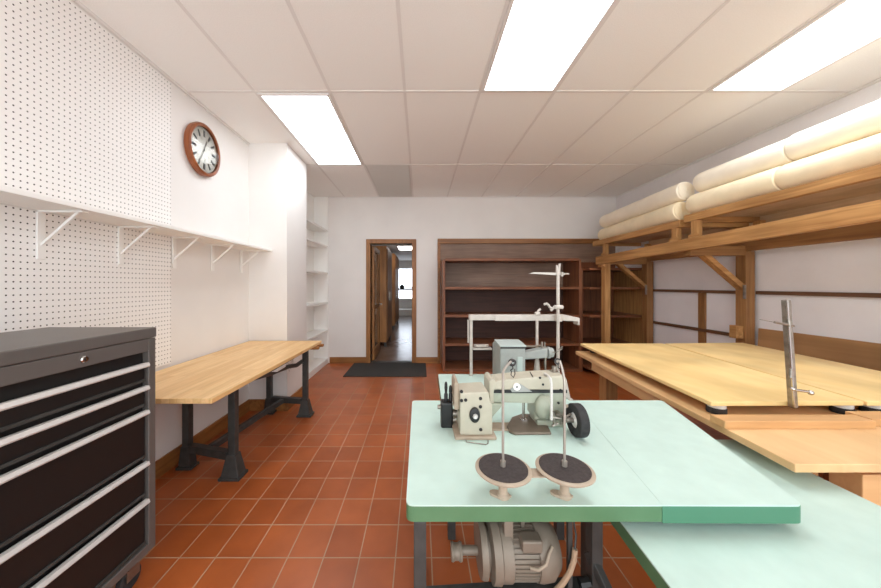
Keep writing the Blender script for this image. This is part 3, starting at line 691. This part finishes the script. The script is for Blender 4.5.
# belly bracket left of the arm, bed and needle
MB().prism([V((.284,1.25,TZ+.06)), V((.303,1.25,TZ+.05)), V((.345,1.25,TZ+.098)), V((.345,1.25,TZ+.103)), V((.284,1.25,TZ+.106))], (0,.05,0)).build('belly_bracket', m_sage, arm, bevel=.003)
fp = [onz(551.5,435,TZ), onz(546,424,TZ), onz(538,416.5,TZ), onz(522,415.5,TZ), onz(512,419,TZ), onz(507,428,TZ), onz(509,433,TZ), onz(515,435.5,TZ)]
MB().prism([V((p.x*1.0,p.y,TZ)) for p in fp], (0,0,.010)).build('feed_plate', m_feed, sw, bevel=.003)
MB().box(.297, 1.23, TZ, .40, 1.30, TZ+.006).build('bed_strip', m_tan, sw, bevel=.003)
MB().cyl((.452,1.31,TZ+.0105), (.452,1.31,TZ+.11), .006, 12).box(.44,1.30,TZ+.0104,.466,1.325,TZ+.014).build('needle_bar', m_chrome, sw)
# handwheel
hw = V((.624, 1.19, TZ+.0645))
wh = MB().annulus(hw, (1,0,0), .029, .063, .036, 40).build('handwheel', m_rubber, sw, bevel=.004, smooth=True)
MB().annulus(hw+V((-.006,0,0)), (1,0,0), .008, .0295, .012, 32).cyl(hw+V((-.017,0,0)), hw+V((.012,0,0)), .009, 20).build('wheel_hub', m_white, wh, smooth=True)
MB().tube([(.60,1.235,TZ+.10),(.625,1.225,TZ+.112),(.65,1.21,TZ+.115)], .007).build('wheel_guard', m_tan, sw, smooth=True)
MB().cyl((.58,1.19,TZ+.0645), (.606,1.19,TZ+.0645), .010).box(.568,1.185,TZ+.055,.58,1.26,TZ+.075).build('wheel_shaft', m_steel, sw)
# clamp bits in front of the column
b = MB()
for (p0, p1, r) in (((552,417),(570,420),.006),((553,411),(555,425),.007),((561,416),(561,424),.006),((566,417),(571,414),.005),((552,426),(558,423),.005),((556,414),(563,417),.005)):
    b.cyl(at(p0[0],p0[1],1.20), at(p1[0],p1[1],1.205), r, 10)
b.build('thread_tensioner', m_steel, sw, smooth=True)
MB().tube([at(551.5,420,1.195), at(551.5,400,1.2), at(551.4,384,1.205), at(550.5,379,1.215), at(548,375.5,1.25), at(544.5,373.5,1.29)], .0055, 8).build('thread_tube', m_vent, sw, smooth=True)
MB().tube([at(511.5,371,1.3), at(511,375,1.29), at(513.5,377.5,1.26), at(515,374,1.27), at(514.5,369,1.29)], .002, 6).tube([at(531,374,1.255), at(533,377,1.255), at(530,372,1.3)], .002, 6).build('thread_hooks', m_ink, arm)
b = MB(); b.cyl((.595,1.33,TZ+.215), (.595,1.33,TZ+.24), .01).box(.58,1.31,TZ+.208,.612,1.35,TZ+.218); b.build('thread_post', m_steel, arm)
MB().prism([at(564,379,1.38), at(567,379,1.38), at(571,398,1.42), at(574.5,400.5,1.42), at(569,401,1.42), at(565,396,1.40)], (0,.05,0)).build('belt_guard', m_rack, sw, bevel=.006)
# black pulley box left
b = MB(); b.box(.088, 1.255, TZ+.0, .138, 1.31, TZ+.105); bx = b.build('pulley_box', m_black, sw, bevel=.006)
MB().cyl((.139,1.275,TZ+.055), (.158,1.275,TZ+.055), .018, 18).cyl((.139,1.27,TZ+.03), (.150,1.27,TZ+.03), .012, 14).cyl((.075,1.28,TZ+.08), (.088,1.28,TZ+.08), .009, 12).build('shaft', m_steel, bx, smooth=True)
for px, hh in ((446, .175), (450.5, .16)): MB().lathe((X(px,1.28),1.28,TZ+.1052), (0,0,1), [(.008,0),(.008,.03),(.005,.035),(.007,hh-.12),(.006,hh-.10),(.003,hh-.093)], 12).build('spindle', m_black, bx, smooth=True)
MB().tube([onz(466,440.5,TZ)+V((0,0,.002)), onz(466.5,442.5,TZ)+V((0,0,.002)), onz(486,445,TZ)+V((0,0,.002)), onz(488,444,TZ)+V((0,0,.002)), onz(488,440.5,TZ)+V((0,0,.002))], .0018, 6).build('wire_loop', m_steel, sw)

# ---------------------------------------------------------------- twin thread stand
ts = thing('thread_stand', 'two-disc thread cone stand with dark felt pads at the front edge of the green table', 'thread stand', (.32, .85, TZ))
Yd = .85
for i, px in enumerate((503, 564.5)):
    x = X(px, Yd); zd = TZ+.078
    f = MB(); f.lathe((x, Yd, TZ), (0,0,1), [(.017,0),(.017,.009),(.0125,.014),(.0115,.055),(.013,.058),(.011,.062),(.011,.066)], 20)
    ft = f.build('foot', m_tan, ts, smooth=True)
    fb = MB()
    pts = []
    for k in range(30):
        a = 2*PI*k/30; r = .018+.018*max(0, math.cos(1.5*(a+PI/2)) if True else 0)**2
        pts.append(V((x+r*1.1*math.cos(a), Yd+r*math.sin(a)*.9, TZ)))
    fb.prism(pts, (0,0,.007)); fb.build('foot_flange', m_tan, ft, bevel=.001)
    d = MB(); d.lathe((x, Yd, zd-.008), (0,0,1), [(.055,0),(.072,.003),(.0775,.008),(.0775,.011),(.074,.013)], 48)
    dd = d.build('disc', m_tan, ts, smooth=True)
    MB().lathe((x, Yd, zd+.0051), (0,0,1), [(.0675,0),(.0675,.003),(.06,.004)], 48).build('felt_pad', m_felt, dd, smooth=True)
    pole = MB(); sgn = 1 if i == 0 else -1
    pole.cyl((x,Yd,zd+.009), (x,Yd,zd+.024), .0075, 14)
    if i == 0: path = [(x,Yd,zd+.01)]+[at(px, y, Yd) for y in (430,400,378,373)]+[at(504.5,369,Yd+.01), at(507.5,365,Yd+.02), at(511,361.5,Yd+.03)]
    else: path = [(x,Yd,zd+.01)]+[at(px, y, Yd) for y in (430,412,396,385)]+[at(564,378,Yd+.005), at(562,368,Yd+.015), at(559.5,360.5,Yd+.02)]
    pole.tube(path, .0037, 10); pole.build('pole', m_pole, ts, smooth=True)
    hk = MB(); e = V(path[-1])
    hk.annulus(e+V((.006*sgn,0,-.002)), (0,1,0), .005, .009, .004, 20).tube([e+V((.004*sgn,0,-.01)), e+V((.005*sgn,-.002,-.02)), e+V((-.003*sgn,-.002,-.026))], .0018, 6)
    hk.build('thread_eye', m_ink, ts, smooth=True)
MB().box(X(503,Yd)+.03, Yd-.022, TZ+.067, X(564.5,Yd)-.03, Yd+.018, TZ+.0705).build('bracket', m_tan, ts, bevel=.001)

# ---------------------------------------------------------------- grey-blue machine on the far green table
g2 = thing('sewing_machine', 'grey-blue box-shaped sewing machine on the farther green table, behind the beige one', 'sewing machine', (.6, 1.88, TZ))
Yg = 1.80
gx0, gx1 = X(500.5,Yg), X(525.5,Yg); zt = H-.366
ga = MB(); lx = gx0
pr = [(1.802,TZ),(2.0,TZ),(2.0,H-.385),(1.935,H-.358),(1.802,H-.372)]
ga.prism([V((gx0,y,z)) for y, z in pr], (gx1-gx0,0,0))
gh = ga.build('machine_head', m_grey, g2, bevel=.004)
MB().prism([V((gx0-.004,y,z)) for y, z in ((1.796,H-.3715),(1.937,H-.3575),(1.937,H-.350),(1.796,H-.363))], (gx1-gx0+.008,0,0)).build('machine_lid', m_lid, gh, bevel=.002)
MB().box(gx0, Yg-.001, zt-.016, gx1, Yg+.0045, zt-.006).build('lid_gap', m_ink, gh)
p = at(512, 362.5, Yg-.001)
b = MB(); b.lathe(p, (0,-1,0), [(.022,-.003),(.022,.006),(.016,.012)], 20); kk = b.build('knob', m_rubber, gh, smooth=True)
MB().lathe(p+V((0,-.0121,0)), (0,-1,0), [(.008,0),(.008,.008)], 14).build('knob_hub', m_chrome, kk, smooth=True)
MB().box(at(517,0,Yg).x, Yg-.003, at(0,371,Yg).z, at(522.5,0,Yg).x, Yg+.0045, at(0,357,Yg).z).build('cover_plate', m_lid, gh, bevel=.002)
MB().tube([at(508,363,Yg-.02), at(504,369,Yg-.03), at(503,374,Yg-.03)], .003, 6).build('thread_guide', m_pole, gh)
b = MB(); b.prism([at(524.5,352.5,1.86), at(536,350,1.86), at(548,348,1.86), at(548,358,1.86), at(536,359,1.86), at(524.5,359.5,1.86)], (0,.055,0)); ar = b.build('arm', m_grey, g2, bevel=.006)
b = MB()
for px, rr, yy in ((541.5,.03,352.5),(546.5,.036,352.5),(549.5,.03,352.5)): b.lathe(at(px, yy, 1.90), (1,0,0), [(rr*.8,0),(rr,.004),(rr,.018),(rr*.8,.022)], 24)
b.build('tension_discs', m_grey, ar, smooth=True)
MB().cyl(at(545.3,372.5,1.88), at(545.3,356,1.88), .007).cyl(at(542,348,1.88), at(542,341.5,1.88), .006).cyl(at(544.7,348,1.88), at(544.7,342,1.88), .005).build('needle_bars', m_steel, ar, smooth=True)
MB().tube([at(524,346,1.87), at(533,346.5,1.87), at(541,345.5,1.87)], .006).build('thread_rod', m_feed, ar, smooth=True)
MB().tube([at(550,353,1.88), at(557,352,1.86), at(562,349,1.86), at(562.5,346.5,1.87), at(558,350,1.88)], .003, 6).build('thread_loop', m_steel, ar)
MB().box(gx0-.01, Yg-.01, TZ, X(552,1.8), 1.885, TZ+.012).build('bed', m_grey, g2, bevel=.003)

# ---------------------------------------------------------------- white rack with poles
rk = thing('thread_rack', 'white enamelled rack with tall pole and hooks standing on the far green table', 'rack', (.7, 1.97, TZ))
Yr = 1.985
zt = H-(314.5-VY)*Yr/F; zb = H-(320-VY)*Yr/F
MB().box(X(469,Yr), Yr-.02, zb, X(560,Yr), Yr+.02, zt).box(X(494,Yr), Yr-.026, zb-.003, X(560,Yr), Yr-.02, zt+.001).build('crossbar', m_rack, rk, bevel=.003)
MB().prism([V((X(557,Yr),Yr-.03,zt)), V((X(564,Yr),Yr-.03,zt)), V((X(577.5,Yr),Yr-.03,H-(317.5-VY)*Yr/F)), V((X(577.5,Yr),Yr-.03,H-(324.5-VY)*Yr/F)), V((X(575.5,Yr),Yr-.03,H-(324.5-VY)*Yr/F)), V((X(575.5,Yr),Yr-.03,H-(321-VY)*Yr/F)), V((X(557,Yr),Yr-.03,zb))], (0,.06,0)).build('end_arm', m_rack, rk, bevel=.003)
MB().box(X(469.8,Yr), Yr-.008, TZ, X(472.4,Yr), Yr+.008, zb).build('leg', m_rack, rk)
MB().box(X(467.8,Yr), Yr+.012, H-(343-VY)*Yr/F, X(469.6,Yr), Yr+.018, zb).build('side_strip', m_rack, rk)
MB().box(X(472.4,Yr), Yr-.03, H-(349-VY)*Yr/F, X(491,Yr), Yr+.02, H-(347.4-VY)*Yr/F).prism([V((X(476,Yr),Yr-.02,H-.407)), V((X(486,Yr),Yr-.02,H-.407)), V((X(489,Yr),Yr+.01,H-.407)), V((X(474,Yr),Yr+.01,H-.407))], (0,0,.014)).build('tray', m_rack, rk)
Yp = 1.94
def gp(px, py): return at(px, py, Yp)
pb = V((X(558,Yp), Yp, TZ))
pm = MB().cyl(pb, gp(558, 274), .0105, 14).box(pb.x-.02, Yp-.02, TZ, pb.x+.02, Yp+.02, TZ+.01)
pm.prism([gp(556.3,275)+V((0,-.006,0)), gp(559.7,275)+V((0,-.006,0)), gp(560.3,263.5)+V((0,-.006,0)), gp(559,263.5)+V((0,-.006,0)), gp(558.2,268)+V((0,-.006,0)), gp(557.2,265)+V((0,-.006,0)), gp(556,265)+V((0,-.006,0))], (0,.012,0))
tp = pm.build('tall_pole', m_rack, rk, smooth=False)
MB().prism([gp(529,273.6), gp(534,272.2), gp(556,272.6), gp(565,273), gp(565,275), gp(556,275.2), gp(534,273.8)], (0,.012,0)).cyl(gp(562,272), gp(562,276.5), .009).cyl(gp(565,274), gp(569,274), .006).build('top_guide_arm', m_pole, tp)
MB().tube([gp(561,307), gp(554,307), gp(552,309.5), gp(550.5,310.5)], .009).tube([gp(552,308.5), gp(549.5,307), gp(548.5,305), gp(546.5,303.6), gp(544,304.5)], .008).cyl(gp(554,307)+V((0,-.01,0)), gp(562,307)+V((0,-.01,0)), .013).build('guide_hook', m_rack, tp, smooth=True)
MB().cyl(gp(558,314)+V((0,-.013,0)), gp(558,321)+V((0,-.013,0)), .02, 16).build('pole_clamp', m_rack, tp, smooth=True)
p2 = V((X(537,Yp), Yp, TZ))
MB().lathe(p2, (0,0,1), [(.045,0),(.04,.01),(.022,.03),(.016,.09),(.012,.12),(.010,.16),(.016,.165),(.016,.18),(.009,.185),(.009,.372)], 20).build('short_pole', m_rack, rk, smooth=True)
MB().cyl(gp(535,313.6), gp(539.5,313.6), .012).tube([gp(537.5,313), gp(538.5,310.5), gp(540.5,309)], .007).build('small_hook', m_rack, rk, smooth=True)

# ---------------------------------------------------------------- camera, world
cam = bpy.data.cameras.new('camera'); co = bpy.data.objects.new('camera', cam); C.objects.link(co)
co.location = (0, 0, H); co.rotation_euler = (PI/2, 0, 0)
cam.sensor_width = 36; cam.sensor_fit = 'HORIZONTAL'; cam.lens = F/881*36; cam.clip_start = .02
cam.shift_x = (440.5-VX)/881; cam.shift_y = -(294-VY)/881
S = bpy.context.scene; S.camera = co
w = bpy.data.worlds.new('world'); S.world = w; w.use_nodes = True
w.node_tree.nodes['Background'].inputs[0].default_value = (.90, .96, 1, 1); w.node_tree.nodes['Background'].inputs[1].default_value = 2.7
S.view_settings.view_transform = 'Standard'; S.view_settings.look = 'None'; S.view_settings.gamma = 1; S.view_settings.exposure = .24
S.cycles.max_bounces = 12; S.cycles.diffuse_bounces = 8; S.cycles.use_denoising = True
